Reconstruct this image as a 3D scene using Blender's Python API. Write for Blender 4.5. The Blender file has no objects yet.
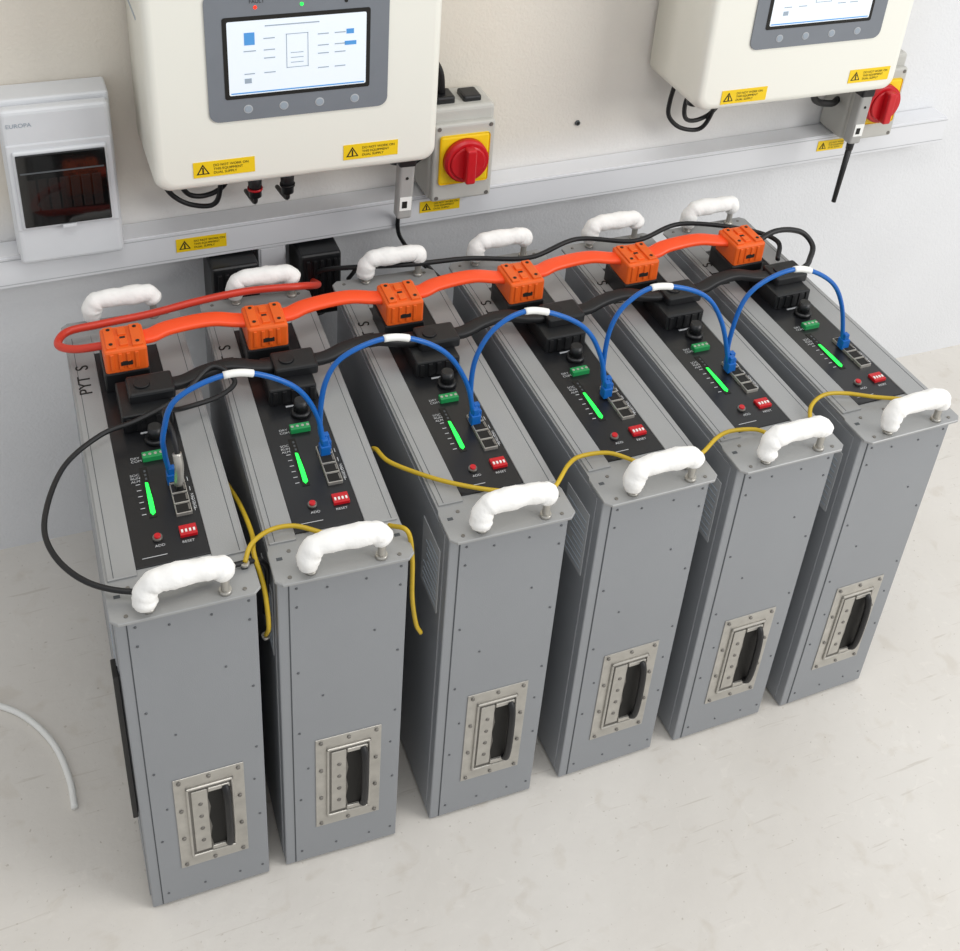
import bpy, bmesh, math, random
from mathutils import Vector, Matrix
random.seed(4)
scene=bpy.context.scene
COL=scene.collection
H=.4948; W=.134; L=.4575; Yw=.6209
XS=[0,.154,.3331,.508,.6759,.844]
YAW=[-.008,-.034,-.018,.010,.010,.024]
DX=[.004,.002,-.004,-.008,-.011,-.011]
HX=[.002,.009,.008,0,.004,0]

# ------------------------------------------------------------ materials
def srgb(h):
    c=[int(h[i:i+2],16)/255 for i in (0,2,4)]
    return tuple(x/12.92 if x<=.04045 else ((x+.055)/1.055)**2.4 for x in c)+(1,)
def mat(name,hexc,rough=.5,metal=0,var=.06,scale=30,bump=0,bscale=200,emit=0,coat=0):
    m=bpy.data.materials.new(name); m.use_nodes=True; nt=m.node_tree
    b=nt.nodes['Principled BSDF']; c=srgb(hexc)
    b.inputs['Roughness'].default_value=rough; b.inputs['Metallic'].default_value=metal
    if coat: b.inputs['Coat Weight'].default_value=coat
    tc=nt.nodes.new('ShaderNodeTexCoord')
    n=nt.nodes.new('ShaderNodeTexNoise'); n.inputs['Scale'].default_value=scale; n.inputs['Detail'].default_value=4
    nt.links.new(tc.outputs['Object'],n.inputs['Vector'])
    r=nt.nodes.new('ShaderNodeValToRGB'); nt.links.new(n.outputs['Fac'],r.inputs['Fac'])
    r.color_ramp.elements[0].position=.3; r.color_ramp.elements[1].position=.7
    r.color_ramp.elements[0].color=tuple(x*(1-var) for x in c[:3])+(1,)
    r.color_ramp.elements[1].color=tuple(min(1,x*(1+var)) for x in c[:3])+(1,)
    nt.links.new(r.outputs['Color'],b.inputs['Base Color'])
    if emit:
        b.inputs['Emission Color'].default_value=c; b.inputs['Emission Strength'].default_value=emit
    if bump:
        n2=nt.nodes.new('ShaderNodeTexNoise'); n2.inputs['Scale'].default_value=bscale; n2.inputs['Detail'].default_value=3
        nt.links.new(tc.outputs['Object'],n2.inputs['Vector'])
        bp=nt.nodes.new('ShaderNodeBump'); bp.inputs['Strength'].default_value=bump; bp.inputs['Distance'].default_value=.002
        nt.links.new(n2.outputs['Fac'],bp.inputs['Height']); nt.links.new(bp.outputs['Normal'],b.inputs['Normal'])
    return m
M=dict(
 grey=mat('grey_powder_coat','919498',.42,.15,.03,6,.12,900),
 greyl=mat('grey_lid_paint','a0a1a1',.40,.18,.03,6,.1,900),
 seam=mat('panel_gap','55595c',.8),
 black=mat('black_plastic','17181a',.4,0,.1),
 panel=mat('black_panel_face','18191c',.32,0,.1),
 rubber=mat('black_rubber','121214',.5,0,.1),
 steel=mat('galvanised_steel','b9b6af',.35,.6,.10,60),
 steeld=mat('dark_steel','7b7873',.4,.5,.15,60),
 screw=mat('screw_grey','606366',.5,.3,.1,60),
 foam=mat('white_foam_wrap','f6f5f2',.9,0,.02,40,.9,75),
 orange=mat('orange_plastic','ea6420',.4,0,.06,40),
 orangec=mat('orange_cable_jacket','ff5424',.38,0,.04,20),
 red=mat('red_plastic','c3121e',.35,0,.05),
 redc=mat('red_cable_jacket','cf3a26',.4,0,.05),
 blue=mat('blue_cable_jacket','0b60b2',.35,0,.05),
 yellow=mat('yellow_cable_jacket','c4a41c',.45,0,.08),
 green=mat('green_terminal','1f8f4e',.4),
 led=mat('green_led','1ff04a',.4,0,0,5,0,10,1.7),
 redled=mat('red_indicator','ff2a10',.4,0,0,5,0,10,1.5),
 white=mat('white_label','eeeeea',.6,0,.02),
 label=mat('rating_label_grey','b6b8ba',.6,0,.02),
 text=mat('white_print','c6c8ca',.6,0,.02),
 ink=mat('black_ink','15130f',.7,0,.02),
 inv=mat('inverter_shell','eeede3',.35,0,.012,3),
 bezel=mat('grey_bezel','7c8188',.4,.1,.03),
 warn=mat('warning_yellow','f4ce10',.5,0,.02),
 iso=mat('isolator_grey_plastic','bdbcb6',.5,0,.02),
 dongle=mat('dongle_grey_plastic','a3a29f',.45,0,.02),
 cu=mat('breaker_box_plastic','d8dadd',.4,0,.015),
 smoke=mat('smoked_window','0e0e0e',.08,0,.35,40,0,10,0,.3),
 smoke2=mat('smoked_breakers','1c1a19',.2,0,.3,50,0,10,0,.3),
 duct=mat('trunking_pvc','dfe0e3',.42,0,.02,4),
 scr=mat('lcd_white','dfe7ee',.3,0,.01,5,0,10,.28),
 scrb=mat('lcd_blue','4a90cf',.3,0,.02,5,0,10,.25),
 scrg=mat('lcd_grey','8f99a3',.3,0,.02,5,0,10,.15),
 scrl=mat('lcd_light_grey','98a6b4',.3,0,.02,5,0,10,.15),
)
def wall_mat():
    m=bpy.data.materials.new('painted_wall'); m.use_nodes=True; nt=m.node_tree; b=nt.nodes['Principled BSDF']
    b.inputs['Roughness'].default_value=.75
    tc=nt.nodes.new('ShaderNodeTexCoord'); sx=nt.nodes.new('ShaderNodeSeparateXYZ'); nt.links.new(tc.outputs['Object'],sx.inputs[0])
    mr=nt.nodes.new('ShaderNodeMapRange'); mr.inputs[1].default_value=.50; mr.inputs[2].default_value=.60
    nt.links.new(sx.outputs['Z'],mr.inputs[0])
    mrx=nt.nodes.new('ShaderNodeMapRange'); mrx.inputs[1].default_value=1.4; mrx.inputs[2].default_value=.6
    nt.links.new(sx.outputs['X'],mrx.inputs[0])
    mu=nt.nodes.new('ShaderNodeMath'); mu.operation='MULTIPLY'; nt.links.new(mr.outputs[0],mu.inputs[0]); nt.links.new(mrx.outputs[0],mu.inputs[1])
    n=nt.nodes.new('ShaderNodeTexNoise'); n.inputs['Scale'].default_value=5; n.inputs['Detail'].default_value=5
    nt.links.new(tc.outputs['Object'],n.inputs['Vector'])
    mx=nt.nodes.new('ShaderNodeMix'); mx.data_type='RGBA'
    mx.inputs[6].default_value=srgb('e2e3e5'); mx.inputs[7].default_value=srgb('e0d9cd')
    nt.links.new(mu.outputs[0],mx.inputs[0])
    m2=nt.nodes.new('ShaderNodeMix'); m2.data_type='RGBA'; m2.blend_type='MULTIPLY'; m2.inputs[0].default_value=1
    rp=nt.nodes.new('ShaderNodeValToRGB'); rp.color_ramp.elements[0].position=.3; rp.color_ramp.elements[1].position=.65
    rp.color_ramp.elements[0].color=(.96,.96,.96,1); rp.color_ramp.elements[1].color=(1,1,1,1)
    nt.links.new(n.outputs['Fac'],rp.inputs['Fac'])
    nt.links.new(mx.outputs[2],m2.inputs[6]); nt.links.new(rp.outputs['Color'],m2.inputs[7])
    nt.links.new(m2.outputs[2],b.inputs['Base Color'])
    w=nt.nodes.new('ShaderNodeTexNoise'); w.inputs['Scale'].default_value=260; w.inputs['Detail'].default_value=2
    nt.links.new(tc.outputs['Object'],w.inputs['Vector'])
    bp=nt.nodes.new('ShaderNodeBump'); bp.inputs['Strength'].default_value=.3; bp.inputs['Distance'].default_value=.002
    nt.links.new(w.outputs['Fac'],bp.inputs['Height']); nt.links.new(bp.outputs['Normal'],b.inputs['Normal'])
    return m
def floor_mat():
    m=bpy.data.materials.new('painted_concrete_floor'); m.use_nodes=True; nt=m.node_tree; b=nt.nodes['Principled BSDF']
    tc=nt.nodes.new('ShaderNodeTexCoord')
    def noise(s,d=6,dist=0,vec=None):
        n=nt.nodes.new('ShaderNodeTexNoise'); n.inputs['Scale'].default_value=s; n.inputs['Detail'].default_value=d; n.inputs['Distortion'].default_value=dist
        nt.links.new(vec or tc.outputs['Object'],n.inputs['Vector']); return n
    def ramp(src,p0,c0,p1,c1):
        r=nt.nodes.new('ShaderNodeValToRGB'); e=r.color_ramp.elements; e[0].position=p0;e[1].position=p1
        e[0].color=c0;e[1].color=c1; nt.links.new(src.outputs['Fac'],r.inputs['Fac']); return r
    def mapping(rot,sc):
        mp=nt.nodes.new('ShaderNodeMapping'); mp.inputs['Rotation'].default_value=(0,0,rot); mp.inputs['Scale'].default_value=sc
        nt.links.new(tc.outputs['Object'],mp.inputs['Vector']); return mp.outputs[0]
    a=ramp(noise(3.0,4),.3,srgb('d6d1c9'),.7,srgb('dedad3'))
    s=ramp(noise(26,10,.5),.30,(.91,.89,.86,1),.42,(1,1,1,1))
    p=ramp(noise(170,4),.27,(.68,.65,.61,1),.33,(1,1,1,1))
    sc=ramp(noise(1.0,6,.5,mapping(.5,(8,110,1))),.28,(.82,.80,.77,1),.33,(1,1,1,1))
    sc2=ramp(noise(1.0,6,.5,mapping(-.9,(9,120,1))),.28,(.84,.82,.79,1),.33,(1,1,1,1))
    q=ramp(noise(30,8,2),.62,(1,1,1,1),.70,(1.05,1.05,1.05,1))
    prev=a.outputs['Color']
    for x in (s,p,q,sc,sc2):
        mm=nt.nodes.new('ShaderNodeMix'); mm.data_type='RGBA'; mm.blend_type='MULTIPLY'; mm.inputs[0].default_value=.8
        nt.links.new(prev,mm.inputs[6]); nt.links.new(x.outputs['Color'],mm.inputs[7]); prev=mm.outputs[2]
    nt.links.new(prev,b.inputs['Base Color'])
    r=ramp(noise(12),.3,(.38,.38,.38,1),.7,(.62,.62,.62,1)); nt.links.new(r.outputs['Color'],b.inputs['Roughness'])
    bp=nt.nodes.new('ShaderNodeBump'); bp.inputs['Strength'].default_value=.3; bp.inputs['Distance'].default_value=.003
    nt.links.new(noise(45,8).outputs['Fac'],bp.inputs['Height']); nt.links.new(bp.outputs['Normal'],b.inputs['Normal'])
    return m

# ------------------------------------------------------------ mesh helpers
def empty(name,loc=(0,0,0),rz=0,ry=0):
    e=bpy.data.objects.new(name,None); e.empty_display_size=.05; e.location=loc; e.rotation_euler=(0,ry,rz); COL.objects.link(e); return e
def fin(name,bm,m,parent=None,smooth=False):
    me=bpy.data.meshes.new(name); bm.normal_update(); bm.to_mesh(me); bm.free()
    if smooth:
        for p in me.polygons:p.use_smooth=True
    ms=m if isinstance(m,(list,tuple)) else [m]
    for k in ms: me.materials.append(M[k] if isinstance(k,str) else k)
    o=bpy.data.objects.new(name,me); COL.objects.link(o)
    if parent: o.parent=parent
    return o
def box(name,a,b,m,parent=None,bev=0,seg=2,smooth=False):
    bm=bmesh.new(); bmesh.ops.create_cube(bm,size=1)
    for v in bm.verts:
        v.co=Vector([(a[i]+b[i])/2+v.co[i]*(b[i]-a[i]) for i in range(3)])
    if bev: bmesh.ops.bevel(bm,geom=bm.edges[:],offset=bev,segments=seg,affect='EDGES',profile=.5)
    return fin(name,bm,m,parent,smooth)
def boxes(name,lst,m,parent=None,bev=0):
    bm=bmesh.new()
    for a,b in lst:
        t=bmesh.new(); bmesh.ops.create_cube(t,size=1)
        for v in t.verts: v.co=Vector([(a[i]+b[i])/2+v.co[i]*(b[i]-a[i]) for i in range(3)])
        if bev: bmesh.ops.bevel(t,geom=t.edges[:],offset=bev,segments=2,affect='EDGES',profile=.5)
        me=bpy.data.meshes.new('t'); t.to_mesh(me); t.free(); bm.from_mesh(me); bpy.data.meshes.remove(me)
    return fin(name,bm,m,parent)
def cyls(name,lst,m,parent=None,seg=20,bev=0,smooth=True):
    bm=bmesh.new()
    for c,ax,r1,r2 in lst:
        ax=Vector(ax); t=bmesh.new()
        bmesh.ops.create_cone(t,cap_ends=True,segments=seg,radius1=r1,radius2=r2,depth=ax.length)
        if bev:
            ed=[e for e in t.edges if len(e.link_faces)==2 and any(len(f.verts)>4 for f in e.link_faces)]
            bmesh.ops.bevel(t,geom=ed,offset=bev,segments=2,affect='EDGES')
        q=Vector((0,0,1)).rotation_difference(ax.normalized()).to_matrix().to_4x4()
        t.transform(Matrix.Translation(Vector(c)+ax/2)@q)
        me=bpy.data.meshes.new('t'); t.to_mesh(me); t.free(); bm.from_mesh(me); bpy.data.meshes.remove(me)
    o=fin(name,bm,m,parent)
    if smooth:
        for p in o.data.polygons: p.use_smooth=len(p.vertices)<=4
    return o
def catmull(pts,n=10):
    P=[Vector(p) for p in pts]; P=[2*P[0]-P[1]]+P+[2*P[-1]-P[-2]]; out=[]
    for i in range(1,len(P)-2):
        for k in range(n):
            t=k/n; a,b,c,d=P[i-1],P[i],P[i+1],P[i+2]
            out.append(.5*((2*b)+(-a+c)*t+(2*a-5*b+4*c-d)*t*t+(-a+3*b-3*c+d)*t**3))
    out.append(P[-2]); return out
def sweep(name,pts,r,m,parent=None,n=10,seg=10,ribbon=None,rfun=None,smoothpath=True):
    C=catmull(pts,n) if smoothpath else [Vector(p) for p in pts]
    bm=bmesh.new(); rings=[]; u=None
    for i,c in enumerate(C):
        t=(C[min(i+1,len(C)-1)]-C[max(i-1,0)])
        if t.length<1e-9: t=Vector((0,0,1))
        t.normalize()
        if ribbon:
            s=t.cross(Vector((0,0,1)))
            s=s.normalized() if s.length>.15 else (u or Vector((0,1,0)))
            u=s; v=s.cross(t).normalized()
            ra,rb=ribbon
        else:
            if u is None:
                u=t.cross(Vector((0,0,1)));
                if u.length<.1: u=t.cross(Vector((1,0,0)))
            u=(u-t*u.dot(t)).normalized(); s=u; v=t.cross(u); ra=rb=r
        ring=[]
        k=rfun(i/(len(C)-1)) if rfun else 1
        for j in range(seg):
            a=2*math.pi*j/seg; ca,sa=math.cos(a),math.sin(a)
            if ribbon:
                e=.5; ca=math.copysign(abs(ca)**e,ca); sa=math.copysign(abs(sa)**e,sa)
            kk=k*(1+(random.uniform(-.035,.035) if rfun else 0))
            ring.append(bm.verts.new(c+(s*ca*ra+v*sa*rb)*kk))
        rings.append(ring)
    for a,b in zip(rings,rings[1:]):
        for j in range(seg): bm.faces.new((a[j],a[(j+1)%seg],b[(j+1)%seg],b[j]))
    bm.faces.new(rings[0][::-1]); bm.faces.new(rings[-1])
    bmesh.ops.recalc_face_normals(bm,faces=bm.faces[:])
    return fin(name,bm,m,parent,True)
def text(name,s,loc,rot,size,m,parent=None,ext=0,font_sx=1):
    cu=bpy.data.curves.new(name,'FONT'); cu.body=s; cu.size=size; cu.extrude=ext; cu.align_x='LEFT'
    cu.materials.append(M[m]); t=bpy.data.objects.new(name,cu); t.location=loc; t.rotation_euler=rot; t.scale=(font_sx,1,1)
    COL.objects.link(t)
    if parent:t.parent=parent
    return t

# ------------------------------------------------------------ room
floor=box('floor',(-2.2,-3.0,-.05),(3.6,Yw+.1,0),floor_mat())
wall=box('wall_back',(-2.2,Yw,0),(3.6,Yw+.1,2.6),wall_mat())
E=empty('wall_plug',(.752,Yw-.0005,.604))
cyls('plug_sleeve',[((0,0,0),(0,-.0025,0),.0042,.0038)],'seam',E,14); cyls('plug_hole',[((0,-.0024,0),(0,-.0005,0),.0024,.0024)],'ink',E,12)

# ------------------------------------------------------------ battery module
def battery(i):
    E=empty('battery_module',(XS[i],0,0),YAW[i])
    B=lambda *a,**k: box(*a,parent=E,**k)
    B('case_body',(0,0,.003),(W,L-.006,H-.004),'grey',bev=.0015)
    boxes('feet',[((.01,.02,0),(.03,.04,.004)),((W-.03,.02,0),(W-.01,.04,.004)),((.01,L-.05,0),(.03,L-.03,.004)),((W-.03,L-.05,0),(W-.01,L-.03,.004))],'rubber',E)
    B('front_cover',(.012,-.0012,.006),(W-.001,.001,H-.006),'grey',bev=.0005)
    B('front_seam',(.0110,-.0003,.005),(.0121,.001,H-.006),'seam')
    B('side_cover',(-.0012,.012,.01),(.001,L-.02,H-.012),'grey',bev=.0005)
    B('side_cover_right',(W-.001,.012,.01),(W+.0012,L-.02,H-.012),'grey',bev=.0005)
    t=.0030; e=.014
    bm=bmesh.new()
    out=[(.004,-e),(W-.004,-e),(W+.003,-e+.007),(W+.003,.030),(W+.0006,.034),(W+.0006,L-.03),(W+.003,L-.026),(W+.003,L+e-.007),(W-.004,L+e),(.004,L+e),(-.003,L+e-.007),(-.003,L-.026),(-.0006,L-.03),(-.0006,.034),(-.003,.030),(-.003,-e+.007)]
    lo=[bm.verts.new((x,y,H-t)) for x,y in out]; hi=[bm.verts.new((x,y,H)) for x,y in out]
    bm.faces.new(lo[::-1]); bm.faces.new(hi)
    for j in range(len(out)): k=(j+1)%len(out); bm.faces.new((lo[j],lo[k],hi[k],hi[j]))
    bmesh.ops.bevel(bm,geom=[x for x in bm.edges if all(v in hi for v in x.verts)],offset=.0007,segments=1,affect='EDGES')
    fin('top_plate',bm,'greyl',E)
    B('lid_left',(.001,.040,H-.001),(.0285,L-.020,H+.0022),'greyl',bev=.0008)
    B('lid_right',(.1,.040,H-.001),(W-.001,L-.020,H+.0022),'greyl',bev=.0008)
    B('lid_rear',(.0285,.400,H-.001),(.1,L-.020,H+.0022),'greyl',bev=.0008)
    boxes('lid_folds',[((.0065,.042,H+.0021),(.0072,L-.022,H+.0024)),((W-.0072,.042,H+.0021),(W-.0065,L-.022,H+.0024))],'seam',E)
    B('control_panel',(.0285,.048,H-.001),(.1,.400,H+.0014),'panel',bev=.0006)
    z=H+.0014
    boxes('ear_slots',[((.046,.016,H-.0005),(.056,.020,H+.0002)),((.080,.016,H-.0005),(.090,.020,H+.0002)),((.004,.018,H-.0005),(.010,.022,H+.0002)),((.124,.018,H-.0005),(.130,.022,H+.0002))],'seam',E)
    sc=[]
    for (x,y) in [(.012,-.006),(W-.012,-.006),(.018,.028),(W-.018,.028),(.055,.032),(.08,.032),(.012,L+.004),(W-.012,L+.004)]:
        sc.append(((x,y,H-.0005),(0,0,.0014),.0024,.0019))
    cyls('ear_screws',sc,'steeld',E,12)
    js=[];jh=[];jp=[]
    for k in range(4):
        y0=.106+k*.0152
        js.append(((.0765,y0,z-.001),(.0925,y0+.0142,z+.004)))
        jh.append(((.0776,y0+.0011,z+.0036),(.0916,y0+.0131,z+.0043)))
        jp.append(((.0895,y0+.003,z+.0042),(.0912,y0+.0112,z+.0046)))
    boxes('network_ports',js,'steel',E,.0005); boxes('network_port_openings',jh,'ink',E); boxes('network_port_pins',jp,'steeld',E)
    B('dip_switch_block',(.0755,.076,z-.001),(.0925,.090,z+.0035),'red',bev=.0005)
    boxes('dip_switches',[((.0770+k*.0039,.0795,z+.003),(.0790+k*.0039,.0830,z+.0046)) for k in range(4)],'white',E)
    cyls('reset_button',[((.054,.082,z),(0,0,.003),.0048,.0048)],'steeld',E); cyls('reset_button_cap',[((.054,.082,z+.002),(0,0,.003),.0034,.0032)],'red',E)
    B('led_slot',(.0505,.112,z-.001),(.0585,.188,z+.0006),'ink')
    bm=bmesh.new(); pr=[(.0525,.119),(.0545,.115),(.0575,.118),(.0575,.138),(.0564,.163),(.0536,.164),(.0529,.140)]
    lo=[bm.verts.new((a,b,z)) for a,b in pr]; hi=[bm.verts.new((a,b,z+.0012)) for a,b in pr]
    bm.faces.new(hi); bm.faces.new(lo[::-1])
    for j in range(len(pr)): k=(j+1)%len(pr); bm.faces.new((lo[j],lo[k],hi[k],hi[j]))
    fin('status_led_strip',bm,'led',E)
    boxes('status_led_dots',[((.0545,.168+k*.006,z+.0005),(.0565,.171+k*.006,z+.0010)) for k in range(3)],'seam',E)
    boxes('panel_graphics',[((.0955,.110+k*.015,z+.0002),(.0962,.116+k*.015,z+.0005)) for k in range(4)]+[((.0440,.118+k*.009,z+.0002),(.0485,.1188+k*.009,z+.0005)) for k in range(6)]+[((.036,.0585,z+.0002),(.060,.0592,z+.0005))],'text',E)
    boxes('green_terminal_block',[((.056,.196,z-.001),(.078,.206,z+.006))],'green',E,.0006)
    cyls('terminal_screws',[((.0585+.0057*k,.201,z+.0056),(0,0,.0008),.0017,.0017) for k in range(4)],'steel',E,10)
    cyls('power_button',[((.074,.228,z),(0,0,.006),.0115,.0110),((.074,.228,z+.006),(0,0,.014),.0082,.0074)],'black',E,24,.0008)
    B('button_label',(.060,.2415,z+.0002),(.086,.2440,z+.0007),'text')
    text('port_print','RS485/CAN',(.0980,.112,z+.0008),(0,0,math.pi/2),.0046,'text',E)
    text('panel_print','ADD',(.050,.070,z+.0008),(0,0,0),.0046,'text',E)
    text('panel_print_r','RESET',(.076,.068,z+.0008),(0,0,0),.0046,'text',E)
    text('panel_print_b','SOC\nRUN\nALM',(.040,.176,z+.0008),(0,0,0),.0048,'text',E)
    text('panel_print_c','DRY\nCOM',(.044,.202,z+.0008),(0,0,0),.0048,'text',E)
    dx=DX[i]
    B('negative_socket',(.043,.248,z-.001),(.097,.312,z+.022),'black',bev=.002)
    boxes('negative_socket_ribs',[((.047+k*.0105,.2465,z+.001),(.052+k*.0105,.2485,z+.019)) for k in range(5)],'rubber',E,.0004)
    B('negative_plug',(.054,.268,z+.020),(.104,.304,z+.034),'black',bev=.003)
    cyls('negative_plug_boss',[((.070,.286,z+.034),(0,0,.002),.009,.0085)],'rubber',E)
    B('positive_socket',(.030+dx,.322,z-.001),(.080+dx,.378,z+.026),'black',bev=.002)
    zp=z+.006; o=.005
    B('positive_plug',(.0320+dx,.318+o,zp+.018),(.0790+dx,.366+o,zp+.050),'orange',bev=.003)
    boxes('positive_plug_ribs',[((.038+dx+k*.0090,.3165+o,zp+.024),(.0420+dx+k*.0090,.3185+o,zp+.046)) for k in range(4)]+[((.0355+dx,.322+o,zp+.049),(.046+dx,.362+o,zp+.0530)),((.064+dx,.322+o,zp+.049),(.0755+dx,.362+o,zp+.0530)),((.0505+dx,.326+o,zp+.049),(.0595+dx,.338+o,zp+.0525)),((.0505+dx,.346+o,zp+.049),(.0595+dx,.358+o,zp+.0525))],'orange',E,.0008)
    cyls('positive_plug_screws',[((x+dx,y+o,zp+.0526),(0,0,.001),.0022,.0022) for x in (.041,.070) for y in (.328,.356)],'ink',E,10)
    boxes('positive_plug_slot',[((.049+dx,.3160+o,zp+.030),(.062+dx,.3175+o,zp+.035)),((.052+dx,.340+o,zp+.0495),(.058+dx,.344+o,zp+.0505))],'ink',E)
    # handles
    for nm,y in (('front',-.004),('rear',L+.002)):
        hh=.036; hx=HX[i] if nm=='rear' else 0
        path=[(.033+hx,y,H-.002),(.033+hx,y,H+hh-.012),(.036+hx,y,H+hh-.004),(.043+hx,y,H+hh),(.092+hx,y,H+hh),(.100+hx,y,H+hh-.004),(.104+hx,y,H+hh-.012),(.104+hx,y,H-.002)]
        sweep(nm+'_handle_bar',path,.0042,'steel',E,4,10)
        cyls(nm+'_handle_collars',[((.033+hx,y,H),(0,0,.003),.0060,.0055),((.104+hx,y,H),(0,0,.004),.0065,.0060)],'steel',E,14)
        j=random.uniform(-.003,.003)
        if nm=='front': fp=[(.030,y-.003,H+.010),(.031,y-.001,H+hh-.014),(.036,y,H+hh-.004),(.046,y,H+hh),(.070,y,H+hh+.001),(.092,y,H+hh),(.101,y,H+hh-.003),(.105,y,H+hh-.010+j)]
        else: fp=[(.032+hx,y,H+.010),(.033+hx,y,H+hh-.012),(.038+hx,y,H+hh-.003),(.047+hx,y,H+hh),(.070+hx,y,H+hh),(.092+hx,y,H+hh),(.101+hx,y,H+hh-.002),(.106+hx,y,H+hh-.012)]
        ph=random.uniform(0,6)
        sweep(nm+'_handle_foam_wrap',fp,.0115,'foam',E,6,18,rfun=lambda t:(1+.05*math.sin(t*15+ph)+.04*math.sin(t*37+ph*2))*(.86 if t<.03 or t>.97 else 1))
    # front recessed latch handle
    x0,x1,z0,z1=.036,.111,.066,.226
    y=-.0012
    B('carry_handle_plate',(x0,y-.0012,z0),(x1,y,z1),'steel',bev=.0005)
    boxes('carry_handle_frame',[((x0+.012,y-.004,z0+.018),(x0+.0150,y-.001,z1-.018)),((x1-.0150,y-.004,z0+.018),(x1-.012,y-.001,z1-.018)),((x0+.012,y-.004,z0+.018),(x1-.012,y-.001,z0+.0210)),((x0+.012,y-.004,z1-.0210),(x1-.012,y-.001,z1-.018))],'steel',E,.0012)
    B('carry_handle_well',(x0+.015,y-.0016,z0+.021),(x1-.015,y-.001,z1-.021),'steeld')
    ox=x0+.036
    pts=[(x1-.016,z0+.026),(x1-.016,z1-.024)]
    for k in range(13):
        t=k/12; pts.append((ox+.0012*math.cos(t*math.pi*6),z1-.024-t*.108))
    bm=bmesh.new(); bm.faces.new([bm.verts.new((p,y-.0019,q)) for p,q in pts]); bmesh.ops.recalc_face_normals(bm,faces=bm.faces[:]); fin('carry_handle_opening',bm,'ink',E)
    boxes('carry_handle_flap',[((x0+.0175,y-.0030,z0+.026),(x0+.0345,y-.0015,z1-.026))],'steel',E,.0006)
    cyls('carry_handle_flap_bumps',[((x0+.0265,y-.0028,z0+.045+k*.022),(0,-.0012,0),.0028,.002) for k in range(4)],'steeld',E,12)
    gx=x1-.0215
    sweep('carry_handle_grip',[(gx,y-.002,z0+.028),(gx+.001,y-.008,z0+.036),(gx+.001,y-.011,z0+.06),(gx+.001,y-.011,z1-.06),(gx+.001,y-.008,z1-.036),(gx,y-.002,z1-.028)],.0042,'rubber',E,6,12)
    boxes('carry_handle_hinges',[((gx-.018,y-.0045,z0+.024),(gx+.005,y-.001,z0+.030)),((gx-.018,y-.0045,z1-.030),(gx+.005,y-.001,z1-.024))],'steel',E,.0008)
    rv=[]
    for x in (x0+.006,(x0+x1)/2,x1-.006):
        for q in (z0+.006,z1-.006): rv.append(((x,y-.0008,q),(0,-.0022,0),.0026,.002))
    for x in (x0+.006,x1-.006):
        for q in (z0+.055,z1-.055): rv.append(((x,y-.0008,q),(0,-.0022,0),.0026,.002))
    cyls('carry_handle_rivets',rv,'steeld',E,10)
    sc=[]
    for x in (.019,W-.008):
        for q in (.025,.125,.245,.345,.445,.472): sc.append(((x,-.001,q),(0,-.0010,0),.0016,.0013))
    for x,q in ((.05,.465),(.09,.465),(.045,.30),(.10,.385),(.028,.18),(.122,.19),(.06,.025),(.1,.025)): sc.append(((x,-.001,q),(0,-.0010,0),.0014,.0012))
    cyls('front_cover_screws',sc,'screw',E,10)
    B('side_rating_label',(-.0020,.020,.355),(-.0011,.075,.450),'label')
    boxes('side_label_print',[((-.0024,.024,.362+k*.009),(-.0019,.024+random.uniform(.025,.046),.3638+k*.009)) for k in range(9)],'scrg',E)
    if i==0: box('side_rubber_strip',(-.007,.006,.17),(-.0012,.03,.40),'rubber',E,.001)
    text('marker_writing','PYT  S',(.019,.318 if i else .325,H+.0025),(0,0,math.pi/2),.020,'ink',E,.0003)
    return E
for i in range(6): battery(i)

def bw(i,x,y,z):
    a=YAW[i]; return (XS[i]+x*math.cos(a)-y*math.sin(a), x*math.sin(a)+y*math.cos(a), z)

# ------------------------------------------------------------ power cables
for i in range(5):
    z=H+.0014+.047
    a=Vector(bw(i,.076+DX[i],.354,z)); b=Vector(bw(i+1,.036+DX[i+1],.354,z)); d=b-a
    lin=[(0,0,0),(.10,0,.001),(.24,.004,.004),(.5,.007,.005),(.70,.006,.005),(.88,.002,.002),(1,0,0)]
    pts=[tuple(a+d*t+Vector((0,dy,dz))) for t,dy,dz in lin]
    E=empty('orange_power_cable')
    sweep('flat_cable',pts,0,'orangec',E,n=4,seg=16,ribbon=(.0115,.0042))
    z=H+.0014+.026
    a=Vector(bw(i,.098,.287,z)); b=Vector(bw(i+1,.056,.287,z)); d=b-a
    lin=[(0,0,0),(.15,.001,0),(.35,.008,.003),(.6,.010,.005),(.82,.003,.002),(1,0,0)]
    pts=[tuple(a+d*t+Vector((0,dy,dz))) for t,dy,dz in lin]
    E=empty('black_power_cable')
    sweep('flat_cable',pts,0,'rubber',E,n=4,seg=16,ribbon=(.0090,.0048))
zr=H+.03
E=empty('red_power_cable')
sweep('cable',[(.048,.358,zr+.012),(.011,.368,zr+.006),(-.006,.390,zr),(.006,.412,zr),(.043,.417,zr),(.102,.422,zr),(.162,.430,zr+.002),(.223,.432,zr+.004),(.285,.428,zr+.002),(.32,.47,H),(.335,.55,H-.05),(.34,.585,.43)],.0048,'redc',E,n=10,seg=12)

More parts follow.
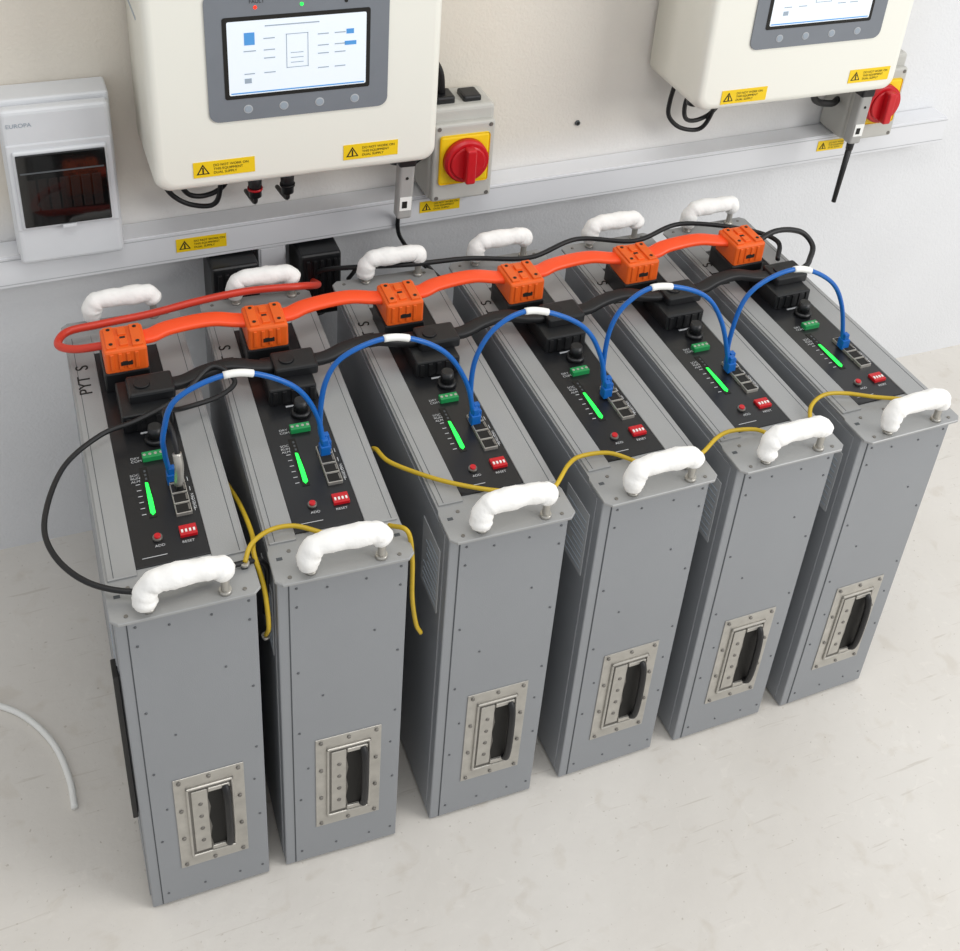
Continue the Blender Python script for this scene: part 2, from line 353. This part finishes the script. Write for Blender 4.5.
# ------------------------------------------------------------ network cables
arcs=[
 [(.082,.497),(.077,.535),(.078,.566),(.095,.606),(.153,.624),(.209,.596),(.236,.550),(.243,.500)],
 [(.246,.500),(.240,.533),(.246,.590),(.268,.622),(.320,.634),(.374,.606),(.406,.555),(.417,.500)],
 [(.421,.500),(.413,.535),(.416,.586),(.438,.624),(.480,.637),(.541,.605),(.572,.556),(.583,.500)],
 [(.588,.500),(.579,.530),(.580,.590),(.598,.625),(.635,.640),(.697,.617),(.732,.570),(.752,.500)],
 [(.757,.500),(.749,.535),(.757,.595),(.785,.622),(.830,.629),(.880,.602),(.908,.560),(.920,.500)]]
for i,a in enumerate(arcs):
    E=empty('blue_network_cable')
    n=len(a); pts=[]
    for k,(x,z) in enumerate(a):
        y=.158
        if k==n-1: y=.150
        pts.append((x,y,z))
    sweep('cable',pts,.0029,'blue',E,10,10)
    C=catmull(pts,10)
    mid=len(C)//2+6
    seg=[tuple(C[mid-3+k]) for k in range(6)]
    sweep('white_label_sleeve',seg,.0040,'white',E,2,12)
    for (x,z),y in ((a[0],.158),(a[-1],.150)):
        box('plug',(x-.0055,y-.005,z-.002),(x+.0055,y+.006,z+.012),'blue',E,.001)
        box('plug_boot',(x-.0035,y-.0035,z+.010),(x+.0035,y+.0035,z+.020),'blue',E,.001)
E=empty('black_data_lead')
sweep('lead',[(.086,.140,.497),(.088,.140,.530),(.087,.155,.560),(.084,.190,.565),(.105,.225,.535),(.150,.250,.522),(.172,.272,.522),(.150,.288,.535),(.110,.262,.522),(.060,.240,.518),(.020,.229,.516),(-.022,.190,.515),(-.046,.121,.514),(-.041,.071,.513),(-.014,.030,.510),(.029,.010,.505),(.075,.010,.503),(.120,.020,.501),(.150,.03,.48),(.150,.04,.40)],.0029,'rubber',E,10,10)
sweep('silver_sleeve',[(.086,.140,.508),(.088,.140,.530),(.0875,.145,.545)],.0048,'steel',E,6,12)
# ------------------------------------------------------------ earth cables
Y=[
 [(.1438,.271,.411),(.1438,.208,.436),(.1438,.12,.480),(.1438,.06,.495),(.139,.03,.500),(.1438,.010,.47),(.146,.006,.42),(.1455,.02,.39)],
 [(.128,.020,.501),(.138,.035,.508),(.160,.050,.506),(.185,.050,.504),(.21,.036,.500)],
 [(.276,.026,.500),(.289,.006,.507),(.2945,.003,.47),(.297,.004,.41),(.305,.01,.36),(.312,.012,.34)],
 [(.300,.175,.46),(.300,.151,.49),(.307,.116,.498),(.345,.071,.503),(.388,.042,.503),(.42,.032,.500)],
 [(.448,.018,.500),(.462,.024,.505),(.485,.044,.510),(.507,.056,.506),(.54,.054,.503),(.565,.035,.500)],
 [(.616,.014,.500),(.640,.021,.506),(.665,.034,.510),(.689,.042,.507),(.72,.040,.503),(.735,.030,.500)],
 [(.79,.030,.500),(.806,.054,.505),(.830,.064,.509),(.860,.062,.506),(.895,.048,.503),(.935,.035,.500),(.955,.028,.499)],
]
for p in Y:
    E=empty('yellow_earth_cable'); sweep('cable',p,.0025,'yellow',E,8,8)
    cyls('ring_terminal',[((p[0][0],p[0][1],p[0][2]-.003),(0,0,.003),.0045,.0045)] if p[0][2]>.49 else [((p[-1][0],p[-1][1],p[-1][2]-.003),(0,0,.003),.0045,.0045)],'steel',E,12)
E=empty('black_inverter_cable')
sweep('cable',[(.885,.345,H+.03),(.935,.355,H+.05),(.985,.36,H+.040),(1.0,.345,H+.025),(.985,.325,H+.018),(.955,.30,H+.022),(.90,.290,H+.022)],.0040,'rubber',E)
E=empty('black_inverter_cable')
sweep('cable',[(.34,.585,.43),(.345,.53,H-.02),(.37,.48,H+.012),(.44,.452,H+.022),(.52,.445,H+.022),(.60,.425,H+.022),(.68,.445,H+.026),(.76,.425,H+.022),(.84,.44,H+.028),(.92,.40,H+.03),(.95,.36,H+.03),(.93,.325,H+.025)],.0034,'rubber',E)
E=empty('black_signal_cable')
sweep('cable',[(.447,.52,.565),(.462,.570,.52),(.468,.577,.48),(.50,.585,.43),(.525,.56,.41),(.50,.52,.45),(.46,.485,H+.01),(.42,.470,H+.02),(.39,.50,H),(.385,.55,.44)],.003,'rubber',E)

# ------------------------------------------------------------ trunking
T=empty('cable_trunking',(0,-.0008,0))
def ztop(x): return .531+.0155*(x+.056)
bm=bmesh.new()
xa,xb=-1.2,1.42
def q(x,y,dz): return bm.verts.new((x,y,ztop(x)+dz))
y0,y1=Yw-.04,Yw
v=[q(xa,y0,-.046),q(xa,y1,-.046),q(xa,y1,0),q(xa,y0,0),q(xb,y0,-.046),q(xb,y1,-.046),q(xb,y1,0),q(xb,y0,0)]
for fc in ((0,1,2,3),(7,6,5,4),(0,4,5,1),(1,5,6,2),(2,6,7,3),(3,7,4,0)): bm.faces.new([v[k] for k in fc])
bmesh.ops.recalc_face_normals(bm,faces=bm.faces[:]); bmesh.ops.bevel(bm,geom=bm.edges[:],offset=.0015,segments=2,affect='EDGES')
fin('trunking_body',bm,'duct',T)
for dz in (-.004,-.040):
    bm=bmesh.new(); v=[q(xa,y0-.0004,dz),q(xb,y0-.0004,dz),q(xb,y0-.0004,dz-.0012),q(xa,y0-.0004,dz-.0012)]; bm.faces.new(v); fin('lid_seam',bm,'label',T)
D=empty('cable_trunking',(0,-.0008,0))
box('trunking_drop',(.268,Yw-.035,.02),(.306,Yw-.0,.4885),'duct',D,.0015)
box('trunking_drop_lid',(.271,Yw-.0365,.022),(.303,Yw-.034,.487),'duct',D,.0008)

def warn(parent,x,z,y,w=.075,h=.023):
    box('warning_label',(x-w/2,y-.0006,z-h/2),(x+w/2,y,z+h/2),'warn',parent)
    s=h*.42; cx_=x-w/2+h*.55
    bm=bmesh.new(); bm.faces.new([bm.verts.new((cx_+s*1.05*math.cos(a),y-.0009,z-s*.2+s*1.05*math.sin(a))) for a in (-5*math.pi/6,-math.pi/6,math.pi/2)]); fin('warning_triangle',bm,'ink',parent)
    bm=bmesh.new(); bm.faces.new([bm.verts.new((cx_+s*.72*math.cos(a),y-.0011,z-s*.2+s*.72*math.sin(a))) for a in (-5*math.pi/6,-math.pi/6,math.pi/2)]); fin('warning_triangle_inner',bm,'warn',parent)
    boxes('warning_bolt',[((cx_-.0009,y-.0014,z-s*.55),(cx_+.0009,y-.0012,z+s*.35))],'ink',parent)
    for k in range(3):
        zz=z+h*.22-k*h*.24
        text('warning_text',['DO NOT WORK ON','THIS EQUIPMENT','DUAL SUPPLY'][k],(x-w/2+h*1.15,y-.001,zz-h*.06),(math.pi/2,0,0),h*.22,'ink',parent)
warn(T,.192,ztop(.19)-.021,Yw-.0402,.066,.020)
warn(T,.527,ztop(.53)-.019,Yw-.0402,.06,.018)
warn(T,1.19,ztop(1.19)-.018,Yw-.0402,.05,.018)

for x0_,x1_ in ((.198,.262),(.318,.376)):
    E=empty('battery_cable_gland')
    box('gland_body',(x0_,Yw-.07,.385),(x1_,Yw-.0005,.487),'black',E,.005,3)
    boxes('gland_ribs',[((x0_+.008+k*.0095,Yw-.073,.395),(x0_+.013+k*.0095,Yw-.069,.478)) for k in range(5)],'rubber',E,.001)
    cyls('gland_nuts',[(((x0_+x1_)/2,Yw-.035,.372),(0,0,.016),.018,.022)],'rubber',E)

# ------------------------------------------------------------ inverter
def inverter(ox,z0,la,lb,w=.344):
    E=empty('solar_inverter',(ox,Yw-.0005,z0))
    hgt=.56
    bm=bmesh.new(); r=.018; pr=[]
    for cx_,cz_,a0 in ((w-r,r,-90),(w-r,hgt-r,0),(r,hgt-r,90),(r,r,180)):
        for k in range(9):
            a=math.radians(a0+k*90/8); pr.append((cx_+r*math.cos(a),cz_+r*math.sin(a)))
    prof=[(-.012,0),(-.075,0),(-.095,0),(-.138,.0),(-.1455,.002),(-.149,.0055),(-.150,.011)]
    rings=[]
    for (y,ins) in prof:
        ring=[]
        for x,z in pr:
            cx_,cz_=w/2,hgt/2
            sx=(abs(x-cx_)-ins)/abs(x-cx_) if abs(x-cx_)>1e-6 else 1
            sz=(abs(z-cz_)-ins)/abs(z-cz_) if abs(z-cz_)>1e-6 else 1
            ring.append(bm.verts.new((cx_+(x-cx_)*sx,y,cz_+(z-cz_)*sz)))
        rings.append(ring)
    n=len(pr)
    for a,b in zip(rings,rings[1:]):
        for j in range(n): bm.faces.new((a[j],a[(j+1)%n],b[(j+1)%n],b[j]))
    bm.faces.new(rings[0]); bm.faces.new(rings[-1][::-1]); bmesh.ops.recalc_face_normals(bm,faces=bm.faces[:])
    o=fin('inverter_shell',bm,'inv',E)
    for p in o.data.polygons: p.use_smooth=len(p.vertices)==4
    box('mounting_bracket',(.04,-.014,.05),(w-.04,0,hgt-.05),'steeld',E)
    boxes('side_heatsink_slots',[((-.0006,-.10,.20+k*.03),(.001,-.03,.204+k*.03)) for k in range(10)]+[((w-.001,-.10,.20+k*.03),(w+.0006,-.03,.204+k*.03)) for k in range(10)],'scrg',E)
    def rrect(nm,xa,za,xb,zb,r,y0,y1,m,bev=0):
        bm=bmesh.new(); pr=[]
        for cx_,cz_,a0 in ((xb-r,za+r,-90),(xb-r,zb-r,0),(xa+r,zb-r,90),(xa+r,za+r,180)):
            for k in range(7):
                a=math.radians(a0+k*15); pr.append((cx_+r*math.cos(a),cz_+r*math.sin(a)))
        A=[bm.verts.new((x,y0,z)) for x,z in pr]; B_=[bm.verts.new((x,y1,z)) for x,z in pr]
        bm.faces.new(A); bm.faces.new(B_[::-1])
        for j in range(len(pr)): k=(j+1)%len(pr); bm.faces.new((A[j],A[k],B_[k],B_[j]))
        bmesh.ops.recalc_face_normals(bm,faces=bm.faces[:]); return fin(nm,bm,m,E)
    Z=lambda z:z-.660
    X=lambda x:x-.128
    rrect('display_bezel',X(.195),Z(.748),X(.409),Z(.905),.012,-.1495,-.1520,'bezel')
    rrect('display_glass',X(.214),Z(.776),X(.386),Z(.876),.003,-.1519,-.1526,'ink')
    rrect('lcd_screen',X(.219),Z(.781),X(.381),Z(.871),.002,-.1525,-.1530,'scr')
    y=-.1531
    boxes('lcd_graphics_blue',[((X(.238),y-.0002,Z(.842)),(X(.250),y,Z(.857))),((X(.355),y-.0002,Z(.832)),(X(.369),y,Z(.837))),((X(.357),y-.0002,Z(.846)),(X(.366),y,Z(.852))),((X(.221),y-.0002,Z(.7825)),(X(.379),y,Z(.784)))],'scrb',E)
    boxes('lcd_graphics_grey',[((X(.286),y-.0002,Z(.810)),(X(.2868),y,Z(.852))),((X(.311),y-.0002,Z(.810)),(X(.3118),y,Z(.852))),((X(.286),y-.0002,Z(.810)),(X(.3118),y,Z(.8108))),((X(.286),y-.0002,Z(.8512)),(X(.3118),y,Z(.852)))]+
        [((X(xx),y-.0002,Z(zz)),(X(xx)+.013,y,Z(zz)+.0012)) for xx in (.260,.323,.343) for zz in (.806,.824,.834,.848)]+[((X(.262),y-.0002,Z(.863)),(X(.325),y,Z(.8643)))]+[((X(.237),y-.0002,Z(.795)),(X(.245),y,Z(.801))),((X(.237),y-.0002,Z(.806)),(X(.249),y,Z(.8072))),((X(.237),y-.0002,Z(.834)),(X(.251),y,Z(.8352)))]+[((X(.291),y-.0002,Z(.816+.006*k)),(X(.306),y,Z(.8168+.006*k))) for k in range(3)],'scrl',E)
    cyls('keypad_buttons',[((X(x),-.1516,Z(.7620)),(0,-.0014,0),.0046,.0042) for x in (.240,.282,.325,.368)],'scrg',E,18)
    cyls('keypad_rings',[((X(x),-.1516,Z(.7620)),(0,-.0009,0),.0054,.0054) for x in (.240,.282,.325,.368)],'label',E,18)
    cyls('indicator_red',[((X(.252),-.1515,Z(.886)),(0,-.0012,0),.0022,.002)],'redled',E,12)
    cyls('indicator_green',[((X(.305),-.1515,Z(.886)),(0,-.0012,0),.0022,.002)],'led',E,12)
    cyls('indicator_off',[((X(.357),-.1515,Z(.886)),(0,-.0012,0),.0022,.002)],'ink',E,12)
    for t_,x in (('FAULT',.245),('RUN',.300),('STATUS',.349)): text('indicator_text',t_,(X(x),-.1523,Z(.891)),(math.pi/2,0,0),.006,'ink',E)
    warn(E,la[0],la[1],-.1502,.073,.0205)
    warn(E,lb[0],lb[1],-.1502,.070,.0205)
    cyls('cable_glands',[((X(x),-.085,-.020),(0,0,.024),.010,.012) for x in (.165,.185,.205)],'black',E)
    return E
inverter(.127,.657,(.081,.028),(.262,.028),.350); inverter(.852,.680,(.074,.020),(.282,.030),.334)

for x,m in ((.258,'red'),(.300,'rubber')):
    E=empty('solar_connector_plug')
    cyls('nut',[((x,Yw-.08,.632),(0,0,.024),.012,.012)],'black',E,10)
    cyls('barrel',[((x,Yw-.08,.598),(0,0,.040),.0080,.0095)],'black',E)
    cyls('ring',[((x,Yw-.08,.608),(0,0,.003),.0098,.0098)],m,E)
    sweep('lead',[(x,Yw-.08,.601),(x,Yw-.078,.588),(x,Yw-.055,.580),(x,Yw-.02,.572)],.0032,'rubber',E,6,8)
for ox,oz in ((.004,0),(.73,.022)):
    E=empty('black_inverter_lead')
    sweep('lead_a',[(.150+ox,Yw-.05,.670+oz),(.146+ox,Yw-.045,.625+oz),(.152+ox,Yw-.04,.596+oz),(.175+ox,Yw-.04,.575+oz),(.205+ox,Yw-.045,.572+oz),(.214+ox,Yw-.055,.60+oz),(.212+ox,Yw-.07,.655+oz)],.0034,'rubber',E)
    sweep('lead_b',[(.165+ox,Yw-.07,.665+oz),(.163+ox,Yw-.06,.625+oz),(.175+ox,Yw-.05,.595+oz),(.200+ox,Yw-.045,.588+oz),(.222+ox,Yw-.05,.605+oz),(.225+ox,Yw-.07,.655+oz)],.0034,'rubber',E)
E=empty('black_inverter_lead')
sweep('lead',[(.480,Yw-.05,.76),(.500,Yw-.045,.752),(.516,Yw-.042,.728),(.523,Yw-.035,.694)],.0055,'rubber',E)
sweep('lead_lower',[(.497,Yw-.035,.600),(.480,Yw-.042,.598),(.445,Yw-.05,.612),(.425,Yw-.07,.665)],.0055,'rubber',E)
E=empty('black_inverter_lead')
sweep('lead_lower',[(1.188,Yw-.035,.610),(1.17,Yw-.042,.608),(1.13,Yw-.05,.625),(1.11,Yw-.07,.685)],.0055,'rubber',E)

def dongle(x,z,ant):
    E=empty('wifi_dongle',(x,Yw-.12,z),0,.03)
    box('dongle_body',(-.0105,-.009,.0),(.0105,.009,.085),'dongle',E,.004,3)
    box('dongle_cap',(-.0115,-.010,.078),(.0115,.010,.096),'black',E,.003,3)
    box('dongle_label',(-.0080,-.0098,.014),(.0080,-.0089,.034),'white',E)
    boxes('dongle_code',[((-.005,-.0102,.018),(.002,-.0097,.028))],'ink',E)
    cyls('dongle_led',[((0,-.0088,.062),(0,-.0012,0),.0022,.0018)],'ink',E,12)
    if ant:
        cyls('antenna',[((.0,0,-.012),(0,0,.014),.0055,.006),((-.001,0,-.105),(.001,0,.095),.0036,.0048)],'rubber',E,14)
dongle(.444,.562,False); dongle(1.160,.582,True)

def isolator(x,z):
    E=empty('isolator_switch',(x,Yw-.0005,z))
    box('isolator_box',(-.046,-.062,-.068),(.046,0,.072),'iso',E,.006,3)
    box('isolator_cover',(-.044,-.072,-.066),(.044,-.060,.052),'iso',E,.004,3)
    box('isolator_yellow_plate',(-.036,-.0755,-.038),(.036,-.0715,.036),'warn',E,.004,3)
    cyls('isolator_knob_base',[((0,-.0745,0),(0,-.014,0),.032,.031)],'red',E,36,.002)
    cyls('isolator_knob_ring',[((0,-.0885,0),(0,-.003,0),.026,.024)],'red',E,36,.001)
    box('isolator_knob_grip',(-.007,-.104,-.026),(.007,-.088,.026),'red',E,.003,3)
    cyls('isolator_screws',[((a,-.0715,b),(0,-.001,0),.0032,.003) for a in (-.037,.037) for b in (-.060,.046)],'steeld',E,12)
    boxes('isolator_glands',[((-.035,-.05,.070),(-.008,-.02,.082)),((.004,-.05,.070),(.03,-.02,.080))],'black',E,.003)
    return E
isolator(.546,.612); isolator(1.234,.620)

E=empty('breaker_box',(.006,Yw-.0005,-.002))
xa,xb,za,zb=-.040,.088,.528,.746
box('breaker_box_base',(xa,-.045,za+.008),(xb,0,zb+.004),'cu',E,.004,3)
box('breaker_box_cover',(xa+.002,-.062,za+.004),(xb-.002,-.0435,zb-.002),'cu',E,.006,3)
box('breaker_box_step',(xa+.004,-.0635,.582),(xb-.004,-.060,.700),'cu',E,.002,2)
box('window_frame',(xa+.010,-.067,.585),(xb-.010,-.060,.692),'cu',E,.003,3)
box('smoked_window',(xa+.013,-.0695,.589),(xb-.013,-.0665,.688),'smoke',E,.0015)
boxes('breakers_behind_window',[((xa+.022+k*.0125,-.0699,.612),(xa+.032+k*.0125,-.0694,.655)) for k in range(7)],'smoke2',E,.0002)
boxes('window_rail',[((xa+.016,-.0699,.663),(xb-.016,-.0694,.665))],'seam',E)
boxes('window_latch',[(((xa+xb)/2-.008,-.0705,.584),((xa+xb)/2+.008,-.066,.5885))],'cu',E,.0005)
text('maker_print','EUROPA',(xa+.008,-.0626,.722),(math.pi/2,0,0),.0075,'scrg',E)
E=empty('white_floor_cable')
sweep('cable',[(-.30,.42,.004),(-.22,.385,.004),(-.144,.335,.004),(-.109,.300,.004),(-.083,.251,.004),(-.071,.198,.004),(-.069,.155,.004)],.004,'white',E)

# ------------------------------------------------------------ lights
w=bpy.data.worlds.new('World'); scene.world=w; w.use_nodes=True
bg=w.node_tree.nodes['Background']; bg.inputs[0].default_value=(.94,.965,1,1); bg.inputs[1].default_value=.66
def area(name,loc,tgt,size,e,col):
    l=bpy.data.lights.new(name,'AREA'); l.shape='RECTANGLE'; l.size=size[0]; l.size_y=size[1]; l.energy=e; l.color=col
    o=bpy.data.objects.new(name,l); o.location=loc; o.rotation_euler=(Vector(tgt)-Vector(loc)).to_track_quat('-Z','Y').to_euler(); COL.objects.link(o)
area('window_light',(2.6,-1.6,1.9),(.6,.2,.2),(1.6,1.4),48,(1,.985,.96))
area('ceiling_light',(.3,-.5,2.5),(.3,0,0),(1.2,.6),12,(1,.98,.95))

# ------------------------------------------------------------ camera
cd=bpy.data.cameras.new('camera'); cd.sensor_width=36; cd.lens=1240.227/960*36
cd.shift_x=-(499.44-480)/960; cd.shift_y=(260.44-475.5)/960; cd.clip_start=.01
co=bpy.data.objects.new('camera',cd); COL.objects.link(co)
co.matrix_world=Matrix.Translation((-.02161,-.83358,1.41930))@Matrix.Rotation(-.43053,4,'Z')@Matrix.Rotation(.99484,4,'X')@Matrix.Rotation(.08809,4,'Z')
scene.camera=co
scene.view_settings.view_transform='Standard'
